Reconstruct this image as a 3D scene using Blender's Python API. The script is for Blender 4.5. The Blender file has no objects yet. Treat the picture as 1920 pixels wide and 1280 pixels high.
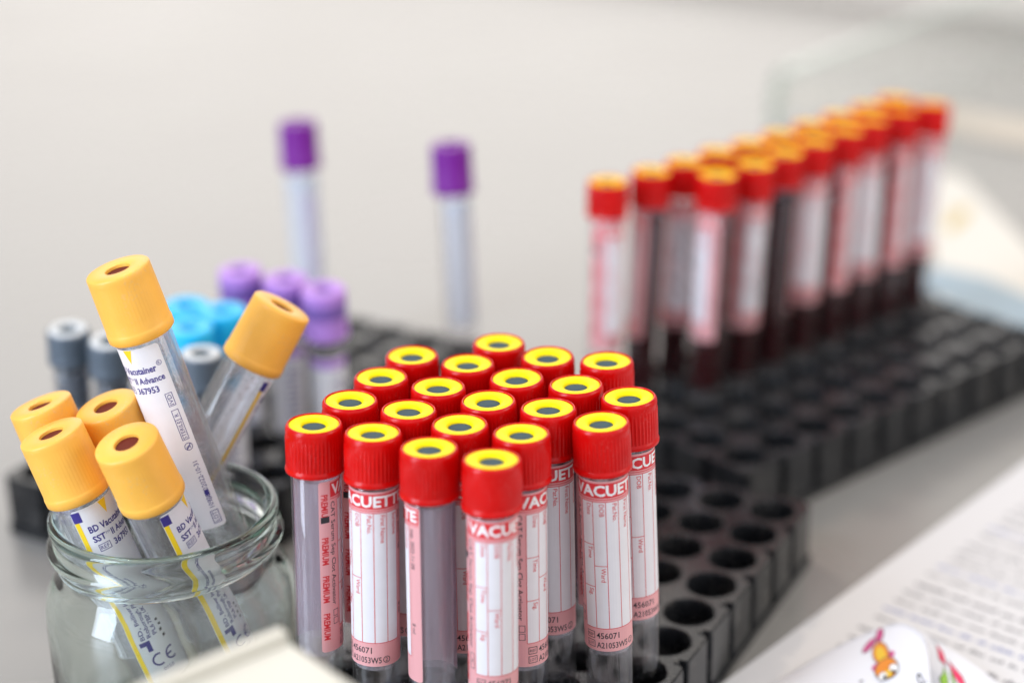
import bpy, bmesh, math, random
from mathutils import Vector, Matrix
S = 0.001            # everything is modelled in millimetres and stored in metres
rnd = random.Random(7)
scene = bpy.context.scene
COL = scene.collection

# ------------------------------------------------------------------ camera
FPX, PITCH, ROLL, CH = 3435.0, math.radians(22.171), math.radians(-1.2818), 306.9
cp, sp = math.cos(PITCH), math.sin(PITCH); cr, sr = math.cos(ROLL), math.sin(ROLL)
FWD = Vector((0, cp, -sp)); U0 = Vector((0, sp, cp)); X0 = Vector((1, 0, 0))
RGT = cr*X0 + sr*U0; UPV = -sr*X0 + cr*U0
cam = bpy.data.cameras.new('camera'); camo = bpy.data.objects.new('camera', cam); COL.objects.link(camo)
M = Matrix((RGT, UPV, -FWD)).transposed().to_4x4(); M.translation = Vector((0, 0, CH*S)); camo.matrix_world = M
cam.sensor_width = 36; cam.lens = FPX/1920*36; cam.clip_start = 0.01; cam.clip_end = 20
cam.dof.use_dof = True; cam.dof.focus_distance = 0.492; cam.dof.aperture_fstop = 3.9
scene.camera = camo
def at(x, y, z):                      # a pixel of the 1920x1280 photograph, on the level z (mm)
    d = FWD + RGT*((x-960)/FPX) - UPV*((y-640)/FPX)
    return Vector((0, 0, CH)) + d*((z-CH)/d.z)

# ------------------------------------------------------------------ world and lamps
w = bpy.data.worlds.new('World'); scene.world = w; w.use_nodes = True
nt = w.node_tree; nt.nodes.clear()
def N(nt, t, **k):
    n = nt.nodes.new(t)
    for a, b in k.items(): setattr(n, a, b)
    return n
wo = N(nt, 'ShaderNodeOutputWorld'); bg = N(nt, 'ShaderNodeBackground')
tc = N(nt, 'ShaderNodeTexCoord'); sep = N(nt, 'ShaderNodeSeparateXYZ')
nt.links.new(tc.outputs['Generated'], sep.inputs[0])
# room light: brighter far wall (+y), darker behind the camera, soft large patches
r1 = N(nt, 'ShaderNodeValToRGB'); mr = N(nt, 'ShaderNodeMapRange')
mr.inputs['From Min'].default_value = -1; mr.inputs['From Max'].default_value = 1
nt.links.new(sep.outputs['Y'], mr.inputs['Value']); nt.links.new(mr.outputs[0], r1.inputs[0])
r1.color_ramp.elements[0].color = (.92, .98, 1.12, 1); r1.color_ramp.elements[1].color = (.78, .76, .74, 1)
e = r1.color_ramp.elements.new(.55); e.color = (.58, .57, .56, 1)
nz = N(nt, 'ShaderNodeTexNoise'); nz.inputs['Scale'].default_value = 1.7; nz.inputs['Detail'].default_value = 3
nt.links.new(tc.outputs['Generated'], nz.inputs['Vector'])
r2 = N(nt, 'ShaderNodeValToRGB'); nt.links.new(nz.outputs['Fac'], r2.inputs[0])
r2.color_ramp.elements[0].position = .36; r2.color_ramp.elements[0].color = (.45, .43, .42, 1)
r2.color_ramp.elements[1].position = .62; r2.color_ramp.elements[1].color = (1.35, 1.33, 1.3, 1)
mx = N(nt, 'ShaderNodeMix', data_type='RGBA', blend_type='MULTIPLY'); mx.inputs[0].default_value = 1
nt.links.new(r1.outputs[0], mx.inputs[6]); nt.links.new(r2.outputs[0], mx.inputs[7])
# the big bright window wall opposite the camera
dt = N(nt, 'ShaderNodeVectorMath', operation='DOT_PRODUCT'); dv = Vector((-.07, .95, .24)).normalized(); dt.inputs[1].default_value = dv
nt.links.new(tc.outputs['Generated'], dt.inputs[0])
m2 = N(nt, 'ShaderNodeMapRange', interpolation_type='SMOOTHSTEP'); m2.inputs['From Min'].default_value = .89; m2.inputs['From Max'].default_value = .985
m2.inputs['To Max'].default_value = 1.0
nt.links.new(dt.outputs['Value'], m2.inputs['Value'])
lobe = N(nt, 'ShaderNodeMix', data_type='RGBA', blend_type='ADD'); lobe.inputs[7].default_value = (1.28, 1.23, 1.18, 1)
nt.links.new(m2.outputs[0], lobe.inputs[0]); nt.links.new(mx.outputs[2], lobe.inputs[6])
nt.links.new(lobe.outputs[2], bg.inputs[0]); bg.inputs[1].default_value = 1.0
nt.links.new(bg.outputs[0], wo.inputs[0])
def area(name, loc, tgt, sx, sy, power, col):
    l = bpy.data.lights.new(name, 'AREA'); l.shape = 'RECTANGLE'; l.size = sx*S; l.size_y = sy*S; l.energy = power; l.color = col
    o = bpy.data.objects.new(name, l); COL.objects.link(o); o.location = Vector(loc)*S
    o.rotation_euler = (Vector(tgt)-Vector(loc)).to_track_quat('-Z', 'Y').to_euler(); return o
area('window_light', (-1100, -250, 620), (-20, 480, 50), 480, 1300, 23, (.74, .85, 1))
area('side_fill', (1000, 300, 560), (60, 520, 0), 500, 500, 3.2, (1, .92, .82))  # added warm fill from the right that brightens the table
area('ceiling_lamp_far', (-650, 1500, 1500), (0, 500, 40), 170, 110, 6.5, (1, .82, .64))
area('ceiling_lamp_right', (900, 1100, 1500), (0, 500, 40), 180, 100, 4, (1, .88, .74))
area('ceiling_lamp_near', (250, 250, 1500), (0, 500, 40), 360, 200, 2.5, (1, .95, .88))
vs = scene.view_settings; vs.view_transform = 'Standard'; vs.look = 'None'; vs.exposure = 0.12; vs.gamma = 1
scene.render.engine = 'CYCLES'
try:
    cy = scene.cycles
    cy.max_bounces = 32; cy.transmission_bounces = 28; cy.transparent_max_bounces = 32; cy.glossy_bounces = 8; cy.diffuse_bounces = 4
    cy.caustics_refractive = True; cy.caustics_reflective = False; cy.blur_glossy = 0.3; cy.sample_clamp_indirect = 6
except Exception: pass

# ------------------------------------------------------------------ materials
def pbr(name, col, rough=.5, metal=0, dust=0, bump=0, bscale=400, vary=0, vscale=60, sss=0, coat=0, spec=.5, emis=None):
    m = bpy.data.materials.new(name); m.use_nodes = True; t = m.node_tree; b = t.nodes['Principled BSDF']
    b.inputs['Base Color'].default_value = (*col, 1); b.inputs['Roughness'].default_value = rough
    b.inputs['Specular IOR Level'].default_value = spec; b.inputs['Coat Weight'].default_value = coat
    c = N(t, 'ShaderNodeTexCoord')
    if sss:
        b.inputs['Subsurface Weight'].default_value = sss; b.inputs['Subsurface Radius'].default_value = (1, .4, .2); b.inputs['Subsurface Scale'].default_value = .0015
    if vary:
        n = N(t, 'ShaderNodeTexNoise'); n.inputs['Scale'].default_value = vscale; n.inputs['Detail'].default_value = 4
        t.links.new(c.outputs['Object'], n.inputs['Vector'])
        r = N(t, 'ShaderNodeValToRGB'); t.links.new(n.outputs['Fac'], r.inputs[0])
        r.color_ramp.elements[0].position = .3; r.color_ramp.elements[1].position = .7
        r.color_ramp.elements[0].color = (*[max(0, x*(1-vary)) for x in col], 1); r.color_ramp.elements[1].color = (*[min(1, x*(1+vary)) for x in col], 1)
        t.links.new(r.outputs[0], b.inputs['Base Color'])
        r3 = N(t, 'ShaderNodeMapRange'); r3.inputs['To Min'].default_value = rough*.85; r3.inputs['To Max'].default_value = min(1, rough*1.2)
        t.links.new(n.outputs['Fac'], r3.inputs['Value']); t.links.new(r3.outputs[0], b.inputs['Roughness'])
    if dust:
        n = N(t, 'ShaderNodeTexNoise'); n.inputs['Scale'].default_value = 1500; n.inputs['Detail'].default_value = 2
        n2 = N(t, 'ShaderNodeTexNoise'); n2.inputs['Scale'].default_value = 110
        t.links.new(c.outputs['Object'], n.inputs['Vector']); t.links.new(c.outputs['Object'], n2.inputs['Vector'])
        ad = N(t, 'ShaderNodeMath', operation='MULTIPLY_ADD'); ad.inputs[1].default_value = .5; t.links.new(n2.outputs['Fac'], ad.inputs[0]); t.links.new(n.outputs['Fac'], ad.inputs[2])
        rr = N(t, 'ShaderNodeMapRange'); rr.inputs['From Min'].default_value = .88; rr.inputs['From Max'].default_value = .96; rr.inputs['To Max'].default_value = dust
        t.links.new(ad.outputs[0], rr.inputs['Value'])
        mm = N(t, 'ShaderNodeMix', data_type='RGBA'); mm.inputs[7].default_value = (.5, .47, .42, 1)
        src = b.inputs['Base Color'].links
        if src: t.links.new(src[0].from_socket, mm.inputs[6])
        else: mm.inputs[6].default_value = (*col, 1)
        t.links.new(rr.outputs[0], mm.inputs[0]); t.links.new(mm.outputs[2], b.inputs['Base Color'])
    if bump:
        n = N(t, 'ShaderNodeTexNoise'); n.inputs['Scale'].default_value = bscale; n.inputs['Detail'].default_value = 3
        t.links.new(c.outputs['Object'], n.inputs['Vector'])
        bp = N(t, 'ShaderNodeBump'); bp.inputs['Strength'].default_value = bump; bp.inputs['Distance'].default_value = .0003
        t.links.new(n.outputs['Fac'], bp.inputs['Height']); t.links.new(bp.outputs[0], b.inputs['Normal'])
    return m
def clear(name, col, ior, refr, rough=0.0, frost=0, fscale=900):
    """clear plastic: mostly straight through, part refracting"""
    m = bpy.data.materials.new(name); m.use_nodes = True; t = m.node_tree; t.nodes.clear()
    o = N(t, 'ShaderNodeOutputMaterial'); g = N(t, 'ShaderNodeBsdfGlass'); g.inputs['IOR'].default_value = ior
    g.inputs['Color'].default_value = (*col, 1); g.inputs['Roughness'].default_value = rough
    tr = N(t, 'ShaderNodeBsdfTransparent'); tr.inputs[0].default_value = (*col, 1)
    mxs = N(t, 'ShaderNodeMixShader'); mxs.inputs[0].default_value = refr
    t.links.new(tr.outputs[0], mxs.inputs[1]); t.links.new(g.outputs[0], mxs.inputs[2])
    gl = N(t, 'ShaderNodeBsdfGlossy'); gl.inputs['Roughness'].default_value = .06; fr = N(t, 'ShaderNodeFresnel'); fr.inputs['IOR'].default_value = 1.5
    ge = N(t, 'ShaderNodeNewGeometry'); iv = N(t, 'ShaderNodeMath', operation='SUBTRACT'); iv.inputs[0].default_value = 1; t.links.new(ge.outputs['Backfacing'], iv.inputs[1])
    mu = N(t, 'ShaderNodeMath', operation='MULTIPLY'); t.links.new(fr.outputs[0], mu.inputs[0]); t.links.new(iv.outputs[0], mu.inputs[1])
    mg = N(t, 'ShaderNodeMixShader'); t.links.new(mu.outputs[0], mg.inputs[0]); t.links.new(mxs.outputs[0], mg.inputs[1]); t.links.new(gl.outputs[0], mg.inputs[2])
    t.links.new(mg.outputs[0], o.inputs[0])
    if frost:
        c = N(t, 'ShaderNodeTexCoord'); v = N(t, 'ShaderNodeTexVoronoi'); v.inputs['Scale'].default_value = fscale
        t.links.new(c.outputs['Object'], v.inputs['Vector'])
        rr = N(t, 'ShaderNodeValToRGB'); rr.color_ramp.elements[0].color = (1, 1, 1, 1); rr.color_ramp.elements[1].color = (0, 0, 0, 1)
        rr.color_ramp.elements[1].position = .45
        t.links.new(v.outputs['Distance'], rr.inputs[0])
        bp = N(t, 'ShaderNodeBump'); bp.inputs['Strength'].default_value = frost; bp.inputs['Distance'].default_value = .0004
        t.links.new(rr.outputs[0], bp.inputs['Height']); t.links.new(bp.outputs[0], g.inputs['Normal'])
    return m
MT = {}
MT['table'] = pbr('table_laminate', (.27, .262, .25), .27, vary=.035, vscale=9, bump=.04, bscale=900, spec=.75)
MT['wall'] = pbr('wall_paint', (.80, .74, .66), .7, vary=.05, vscale=3)
MT['rack'] = pbr('black_plastic', (.0105, .0115, .0135), .2, bump=.10, bscale=700, vary=.25, vscale=40, spec=.42, dust=.2)
MT['red'] = pbr('red_cap_plastic', (.56, .0028, .0025), .24, vary=.10, vscale=90, bump=.05, bscale=1500, spec=.24, dust=.04)
MT['ring'] = pbr('yellow_ring', (.95, .74, .002), .45, spec=.12)
MT['septum'] = pbr('grey_rubber', (.034, .07, .092), .6, vary=.2, vscale=500, spec=.25)
MT['pet'] = clear('clear_tube_plastic', (.985, .982, .99), 1.40, .14)
MT['petf'] = clear('misted_tube_plastic', (.97, .97, .975), 1.40, .26, 0.0, .5, 700)
MT['blood'] = pbr('dark_blood', (.034, .0022, .003), .2)
MT['gel'] = pbr('serum_gel', (.55, .52, .5), .4)
MT['white'] = pbr('label_white', (.88, .88, .91), .5, vary=.02, vscale=300)
def translucent(m, fac):
    t = m.node_tree; b = t.nodes['Principled BSDF']; o = [n for n in t.nodes if n.type == 'OUTPUT_MATERIAL'][0]
    tr = N(t, 'ShaderNodeBsdfTranslucent'); tr.inputs[0].default_value = b.inputs['Base Color'].default_value
    k = N(t, 'ShaderNodeMixShader'); k.inputs[0].default_value = fac
    t.links.new(b.outputs[0], k.inputs[1]); t.links.new(tr.outputs[0], k.inputs[2]); t.links.new(k.outputs[0], o.inputs[0])
MT['pink'] = pbr('label_pink', (.88, .44, .45), .5)
translucent(MT['white'], .2); translucent(MT['pink'], .2)
MT['lred'] = pbr('label_red', (.66, .02, .03), .5)
MT['ink'] = pbr('black_ink', (.02, .02, .025), .5)
MT['navy'] = pbr('navy_ink', (.035, .025, .22), .5)
MT['lyel'] = pbr('label_yellow', (.86, .60, .01), .5)
MT['amber'] = pbr('amber_cap_plastic', (.93, .48, .07), .42, vary=.07, vscale=70, bump=.06, bscale=1300, dust=.15)
MT['rust'] = pbr('brown_rubber', (.13, .016, .009), .6, spec=.2)
MT['purple'] = pbr('deep_purple_plastic', (.17, .012, .25), .4, spec=.25)
MT['lav'] = pbr('lavender_plastic', (.46, .23, .66), .4, vary=.08, vscale=150)
MT['lavm'] = pbr('lavender_band', (.20, .11, .40), .4)
m = clear('brightening_clot_coat', (1, 1, 1), 1.0, 0); t_ = m.node_tree; t_.nodes.clear()  # clot activator coating, made hazy white to brighten the tubes' clear sides
o_ = N(t_, 'ShaderNodeOutputMaterial'); a_ = N(t_, 'ShaderNodeBsdfTransparent'); b_ = N(t_, 'ShaderNodeBsdfDiffuse'); b_.inputs[0].default_value = (.90, .86, .95, 1)
c_ = N(t_, 'ShaderNodeMixShader'); tc_ = N(t_, 'ShaderNodeTexCoord'); mp_ = N(t_, 'ShaderNodeMapping'); mp_.inputs['Scale'].default_value = (260, 260, 18)
n_ = N(t_, 'ShaderNodeTexNoise'); n_.inputs['Scale'].default_value = 1; r_ = N(t_, 'ShaderNodeMapRange'); r_.inputs['To Min'].default_value = .02; r_.inputs['To Max'].default_value = .38
t_.links.new(tc_.outputs['Object'], mp_.inputs[0]); t_.links.new(mp_.outputs[0], n_.inputs['Vector']); t_.links.new(n_.outputs['Fac'], r_.inputs['Value']); t_.links.new(r_.outputs[0], c_.inputs[0])
t_.links.new(a_.outputs[0], c_.inputs[1]); t_.links.new(b_.outputs[0], c_.inputs[2]); t_.links.new(c_.outputs[0], o_.inputs[0]); MT['film'] = m
MT['oring'] = pbr('orange_yellow_ring', (.97, .58, .002), .5, spec=.06)
MT['lavd'] = pbr('dark_lavender_rubber', (.13, .06, .28), .5)
MT['cyan'] = pbr('sky_blue_plastic', (.015, .50, .86), .38, vary=.06, vscale=150)
MT['cyand'] = pbr('blue_rubber', (.0, .26, .5), .5)
MT['slate'] = pbr('dark_slate_plastic', (.085, .11, .14), .4)
MT['greyr'] = pbr('pale_grey_ring', (.62, .65, .67), .5)
MT['paper'] = pbr('office_paper', (.70, .70, .72), .75, bump=.1, bscale=500)
MT['grey'] = pbr('print_grey', (.24, .24, .26), .7)
MT['blueink'] = pbr('pen_blue', (.22, .26, .5), .7)
MT['carton'] = pbr('cream_board', (.66, .635, .56), .55, vary=.03, vscale=50, bump=.08, bscale=500)
MT['tape'] = pbr('white_tape', (.74, .75, .80), .5, bump=.08, bscale=900)
MT['orange'] = pbr('print_orange', (.70, .22, .01), .5)
MT['gold'] = pbr('print_gold', (.72, .45, .01), .5)
MT['magenta'] = pbr('print_pink', (.55, .05, .22), .5)
MT['rose'] = pbr('print_rose', (.78, .03, .12), .5)
MT['lime'] = pbr('print_green', (.30, .55, .06), .5)
MT['pwhite'] = pbr('print_white', (.85, .85, .85), .5)
MT['cream'] = pbr('leaflet_cream', (.74, .72, .67), .6)
MT['lblue'] = pbr('leaflet_blue', (.34, .44, .52), .6)
MT['ochre'] = pbr('leaflet_ochre', (.62, .50, .25), .6)
MT['strip'] = pbr('beige_plastic', (.60, .54, .46), .5)
MT['pblue'] = pbr('label_pale_blue', (.84, .89, .97), .5); translucent(MT['pblue'], .55)
def glassmat(name, dens):
    m = bpy.data.materials.new(name); m.use_nodes = True; t = m.node_tree; t.nodes.clear()
    o = N(t, 'ShaderNodeOutputMaterial'); g = N(t, 'ShaderNodeBsdfGlass'); g.inputs['IOR'].default_value = 1.5
    g.inputs['Color'].default_value = (.985, .995, .99, 1); t.links.new(g.outputs[0], o.inputs[0])
    c = N(t, 'ShaderNodeTexCoord'); n = N(t, 'ShaderNodeTexNoise'); n.inputs['Scale'].default_value = 45
    t.links.new(c.outputs['Object'], n.inputs['Vector'])
    bp = N(t, 'ShaderNodeBump'); bp.inputs['Strength'].default_value = .25; bp.inputs['Distance'].default_value = .0008
    t.links.new(n.outputs['Fac'], bp.inputs['Height']); t.links.new(bp.outputs[0], g.inputs['Normal'])
    v = N(t, 'ShaderNodeVolumeAbsorption'); v.inputs['Color'].default_value = (.20, .60, .40, 1); v.inputs['Density'].default_value = dens
    t.links.new(v.outputs[0], o.inputs[1]); return m
MT['jar'] = glassmat('jar_glass', 24)
MT['pane'] = clear('pane_glass', (.975, .985, .98), 1.2, .08)
MT['edge'] = clear('pane_edge', (.84, .89, .87), 1.2, .2)

# ------------------------------------------------------------------ helpers
def link(name, bm, mats, parent=None, smooth=None):
    bmesh.ops.transform(bm, matrix=Matrix.Scale(S, 4), verts=bm.verts)
    me = bpy.data.meshes.new(name); bm.to_mesh(me); bm.free()
    for m in (mats if isinstance(mats, (list, tuple)) else [mats]): me.materials.append(MT[m])
    if smooth is not None:
        me.polygons.foreach_set('use_smooth', [True]*len(me.polygons))
        try: me.set_sharp_from_angle(angle=math.radians(smooth))
        except Exception: pass
    o = bpy.data.objects.new(name, me); COL.objects.link(o)
    if parent: o.parent = parent
    return o
def empty(name, loc=(0, 0, 0)):
    o = bpy.data.objects.new(name, None); o.empty_display_size = .01; o.location = Vector(loc)*S; COL.objects.link(o); return o
def tag(o, label=None, cat=None, group=None, kind=None):
    if label: o['label'] = label
    if cat: o['category'] = cat
    if group: o['group'] = group
    if kind: o['kind'] = kind
    return o
def copy_tree(o, parent=None):
    c = o.copy(); COL.objects.link(c); c.parent = parent
    for ch in list(o.children): copy_tree(ch, c)
    return c
def lathe(profile, seg=64, mod=None, closed=False):
    """profile: (r, z) list; r==0 becomes a pole"""
    bm = bmesh.new(); rings = []
    for r, z in profile:
        if r < 1e-6: rings.append([bm.verts.new((0, 0, z))])
        else:
            ring = []
            for i in range(seg):
                a = 2*math.pi*i/seg; rr = r + (mod(a, r, z) if mod else 0)
                ring.append(bm.verts.new((rr*math.cos(a), rr*math.sin(a), z)))
            rings.append(ring)
    pairs = list(zip(rings, rings[1:]))
    if closed: pairs.append((rings[-1], rings[0]))
    for A, B in pairs:
        if len(A) == 1 and len(B) == 1: continue
        for i in range(seg):
            j = (i+1) % seg
            if len(A) == 1: bm.faces.new((A[0], B[j], B[i]))
            elif len(B) == 1: bm.faces.new((A[i], A[j], B[0]))
            else: bm.faces.new((A[i], A[j], B[j], B[i]))
    bmesh.ops.recalc_face_normals(bm, faces=bm.faces); return bm
def box(bm, x0, x1, y0, y1, z0, z1, mi=0):
    v = [bm.verts.new((x, y, z)) for z in (z0, z1) for x, y in ((x0, y0), (x1, y0), (x1, y1), (x0, y1))]
    for f in ((3, 2, 1, 0), (4, 5, 6, 7), (0, 1, 5, 4), (1, 2, 6, 5), (2, 3, 7, 6), (3, 0, 4, 7)):
        bm.faces.new([v[i] for i in f]).material_index = mi
_tc = {}
def text_mesh(s, bold=0.0):
    k = (s, bold)
    if k not in _tc:
        cu = bpy.data.curves.new('t', 'FONT'); cu.body = s; cu.size = 1; cu.offset = bold; cu.resolution_u = 2; cu.fill_mode = 'FRONT'
        o = bpy.data.objects.new('t', cu); COL.objects.link(o)
        bpy.context.view_layer.update()
        me = bpy.data.meshes.new_from_object(o.evaluated_get(bpy.context.evaluated_depsgraph_get()))
        vs_ = [(v.co.x, v.co.y) for v in me.vertices]; fs = [tuple(p.vertices) for p in me.polygons]
        bpy.data.objects.remove(o); bpy.data.curves.remove(cu); bpy.data.meshes.remove(me); _tc[k] = (vs_, fs)
    return _tc[k]
class Flat:
    """flat artwork in (u, v) mm; layer gives the tiny lift above the sheet"""
    def __init__(s): s.bm = bmesh.new()
    def poly(s, pts, mi, layer):
        s.bm.faces.new([s.bm.verts.new((x, y, layer)) for x, y in pts]).material_index = mi
    def rect(s, x0, y0, x1, y1, mi, layer): s.poly([(x0, y0), (x1, y0), (x1, y1), (x0, y1)], mi, layer)
    def rrect(s, x0, y0, x1, y1, r, mi, layer):
        p = []
        for cx, cy, a0 in ((x1-r, y0+r, -90), (x1-r, y1-r, 0), (x0+r, y1-r, 90), (x0+r, y0+r, 180)):
            for k in range(5):
                a = math.radians(a0+k*22.5); p.append((cx+r*math.cos(a), cy+r*math.sin(a)))
        s.poly(p, mi, layer)
    def frame(s, x0, y0, x1, y1, t, mi, layer):
        s.rect(x0, y0, x1, y0+t, mi, layer); s.rect(x0, y1-t, x1, y1, mi, layer); s.rect(x0, y0+t, x0+t, y1-t, mi, layer); s.rect(x1-t, y0+t, x1, y1-t, mi, layer)
    def ell(s, cx, cy, rx, ry, mi, layer, rot=0, n=18):
        p = []
        for k in range(n):
            a = 2*math.pi*k/n; x, y = rx*math.cos(a), ry*math.sin(a); p.append((cx+x*math.cos(rot)-y*math.sin(rot), cy+x*math.sin(rot)+y*math.cos(rot)))
        s.poly(p, mi, layer)
    def ringm(s, cx, cy, r, t, mi, layer, a0=0, a1=360, n=20):
        for k in range(n):
            a, b = math.radians(a0+(a1-a0)*k/n), math.radians(a0+(a1-a0)*(k+1)/n)
            s.poly([(cx+r*math.cos(a), cy+r*math.sin(a)), (cx+r*math.cos(b), cy+r*math.sin(b)), (cx+(r-t)*math.cos(b), cy+(r-t)*math.sin(b)), (cx+(r-t)*math.cos(a), cy+(r-t)*math.sin(a))][::-1 if a1 < a0 else 1], mi, layer)
    def text(s, t, x, y, h, mi, layer, rot=0, width=None, bold=0.0, ax=0):
        """x, y = start of the baseline; h = height of capitals; rot in degrees; width stretches the line"""
        vs_, fs = text_mesh(t, bold)
        if not vs_: return
        w0, w1 = min(p[0] for p in vs_), max(p[0] for p in vs_)
        k = h/.70; kx = (width/(w1-w0)) if width else k
        c, q = math.cos(math.radians(rot)), math.sin(math.radians(rot))
        vv = []
        for px, py in vs_:
            a, b = (px-w0)*kx - ax*(w1-w0)*kx, py*k
            vv.append(s.bm.verts.new((x+a*c-b*q, y+a*q+b*c, layer)))
        for f in fs:
            try: s.bm.faces.new([vv[i] for i in f]).material_index = mi
            except ValueError: pass
    def cut(s, step, axis=0):
        lo = min(v.co[axis] for v in s.bm.verts); hi = max(v.co[axis] for v in s.bm.verts); k = lo+step
        n = Vector((1, 0, 0)) if axis == 0 else Vector((0, 1, 0))
        while k < hi:
            co = Vector((k, 0, 0)) if axis == 0 else Vector((0, k, 0))
            bmesh.ops.bisect_plane(s.bm, geom=s.bm.verts[:]+s.bm.edges[:]+s.bm.faces[:], plane_co=co, plane_no=n, dist=1e-5); k += step
    def wrap(s, R, z0, step=.75, lift=.035):
        """bends the sheet round a cylinder; u=0 faces -y, v=0 sits at height z0"""
        s.cut(step)
        for v in s.bm.verts:
            u, vv, l = v.co; r = R+.05+lift*l; a = u/R
            v.co = Vector((r*math.sin(a), -r*math.cos(a), z0+vv))
        for f in s.bm.faces:
            f.normal_update(); c = f.calc_center_median()
            if f.normal.x*c.x+f.normal.y*c.y < 0: f.normal_flip()
        return s.bm

# ------------------------------------------------------------------ setting
e0, e1 = Vector((265, 1475)), Vector((394, 1375)); ed = (e1-e0).normalized()
A, B = e0-ed*1100, e0+ed*1500
bm = bmesh.new(); top = [(A.x, A.y), (-1100, 2000) if False else (-1100, A.y), (-1100, -400), (B.x, -400), (B.x, B.y)]
tv = [bm.verts.new((x, y, 0)) for x, y in top]; f = bm.faces.new(tv); 
r = bmesh.ops.extrude_face_region(bm, geom=[f]); bmesh.ops.translate(bm, verts=[v for v in r['geom'] if isinstance(v, bmesh.types.BMVert)], vec=(0, 0, -28))
bmesh.ops.recalc_face_normals(bm, faces=bm.faces)
tag(link('table', bm, 'table'), 'pale grey laminate table top that everything stands on', kind='structure')
nrm = Vector((-ed.y, ed.x)); nrm = nrm if nrm.y > 0 else -nrm
bm = bmesh.new(); a_, b_ = A+nrm*14-ed*400, B+nrm*14+ed*600
p = [a_, b_, b_+nrm*40, a_+nrm*40]
lo = [bm.verts.new((q.x, q.y, -500)) for q in p]; hi = [bm.verts.new((q.x, q.y, 25)) for q in p]
bm.faces.new(lo[::-1]); bm.faces.new(hi)
for i in range(4): bm.faces.new((lo[i], lo[(i+1) % 4], hi[(i+1) % 4], hi[i]))
bmesh.ops.recalc_face_normals(bm, faces=bm.faces)
tag(link('wall', bm, 'wall'), 'low beige wall panel beyond the far table edge', kind='structure')

# ------------------------------------------------------------------ racks
PITCH_MM = 18.28
RACKH = 22.0
def rack_bm():
    """5 x 10 wells, well (0,0) at the origin, columns along +x, rows along +y"""
    P = PITCH_MM; m = 10.6; x0, x1, y0, y1 = -m, 4*P+m, -m, 9*P+m
    bm = bmesh.new(); d, hw = 3.4, 1.8; per = []
    def side(p0, p1, n, inw):
        dx, dy = (p1[0]-p0[0]), (p1[1]-p0[1]); L = math.hypot(dx, dy); ux, uy = dx/L, dy/L; o = []
        for k in range(n-1):
            s_ = m+P*(k+.5)
            for ds, dd in ((-hw-.5, 0), (-hw, .5), (-hw*.8, d-.6), (-hw*.35, d), (hw*.35, d), (hw*.8, d-.6), (hw, .5), (hw+.5, 0)):
                o.append((p0[0]+ux*(s_+ds)+inw[0]*dd, p0[1]+uy*(s_+ds)+inw[1]*dd))
        return o
    def corner(cx, cy, a0, r=3.5): return [(cx+r*math.cos(math.radians(a0+k*22.5)), cy+r*math.sin(math.radians(a0+k*22.5))) for k in range(5)]
    q = 3.5
    per += corner(x0+q, y0+q, 180); per += side((x0, y0), (x1, y0), 5, (0, 1)); per += corner(x1-q, y0+q, 270)
    per += side((x1, y0), (x1, y1), 10, (-1, 0)); per += corner(x1-q, y1-q, 0); per += side((x1, y1), (x0, y1), 5, (0, -1))
    per += corner(x0+q, y1-q, 90); per += side((x0, y1), (x0, y0), 10, (1, 0))
    T = RACKH
    cx, cy = 2*P, 4.5*P
    def ring(z, sc): return [bm.verts.new((cx+(x-cx)*(1+sc/(x1-cx)), cy+(y-cy)*(1+sc/(y1-cy)), z)) for x, y in per]
    tp = ring(T, -.5); r2_ = ring(T-.5, 0); r3 = ring(3.2, 0)
    n = len(per); edges = []
    for i in range(n): edges.append(bm.edges.new((tp[i], tp[(i+1) % n])))
    for A_, B_ in ((r2_, tp), (r3, r2_)):
        for i in range(n): bm.faces.new((A_[i], A_[(i+1) % n], B_[(i+1) % n], B_[i]))
    seg = 28; wells = []
    for j in range(10):
        for i in range(5):
            c = [[bm.verts.new((i*P+r*math.cos(2*math.pi*k/seg), j*P+r*math.sin(2*math.pi*k/seg), z)) for k in range(seg)] for r, z in ((8.25, T), (8.0, T+.22), (7.7, T-.05), (7.3, T-1.4), (6.9, T-5), (6.8, 5))]
            for k in range(seg): edges.append(bm.edges.new((c[0][k], c[0][(k+1) % seg])))
            for A_, B_ in zip(c, c[1:]):
                for k in range(seg): bm.faces.new((A_[k], A_[(k+1) % seg], B_[(k+1) % seg], B_[k]))
            bm.faces.new(c[-1])
    bmesh.ops.triangle_fill(bm, edges=edges, use_beauty=True)
    for f in list(bm.faces):       # no lids over the wells
        if all(abs(v.co.z-T) < 1e-6 for v in f.verts):
            c = f.calc_center_median(); i, j = round(c.x/P), round(c.y/P)
            if all(abs(math.hypot(v.co.x-i*P, v.co.y-j*P)-8.25) < 1e-3 for v in f.verts) and 0 <= i < 5 and 0 <= j < 10: bm.faces.remove(f)
    bmesh.ops.recalc_face_normals(bm, faces=bm.faces)
    return bm, (x0, x1, y0, y1)
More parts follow.
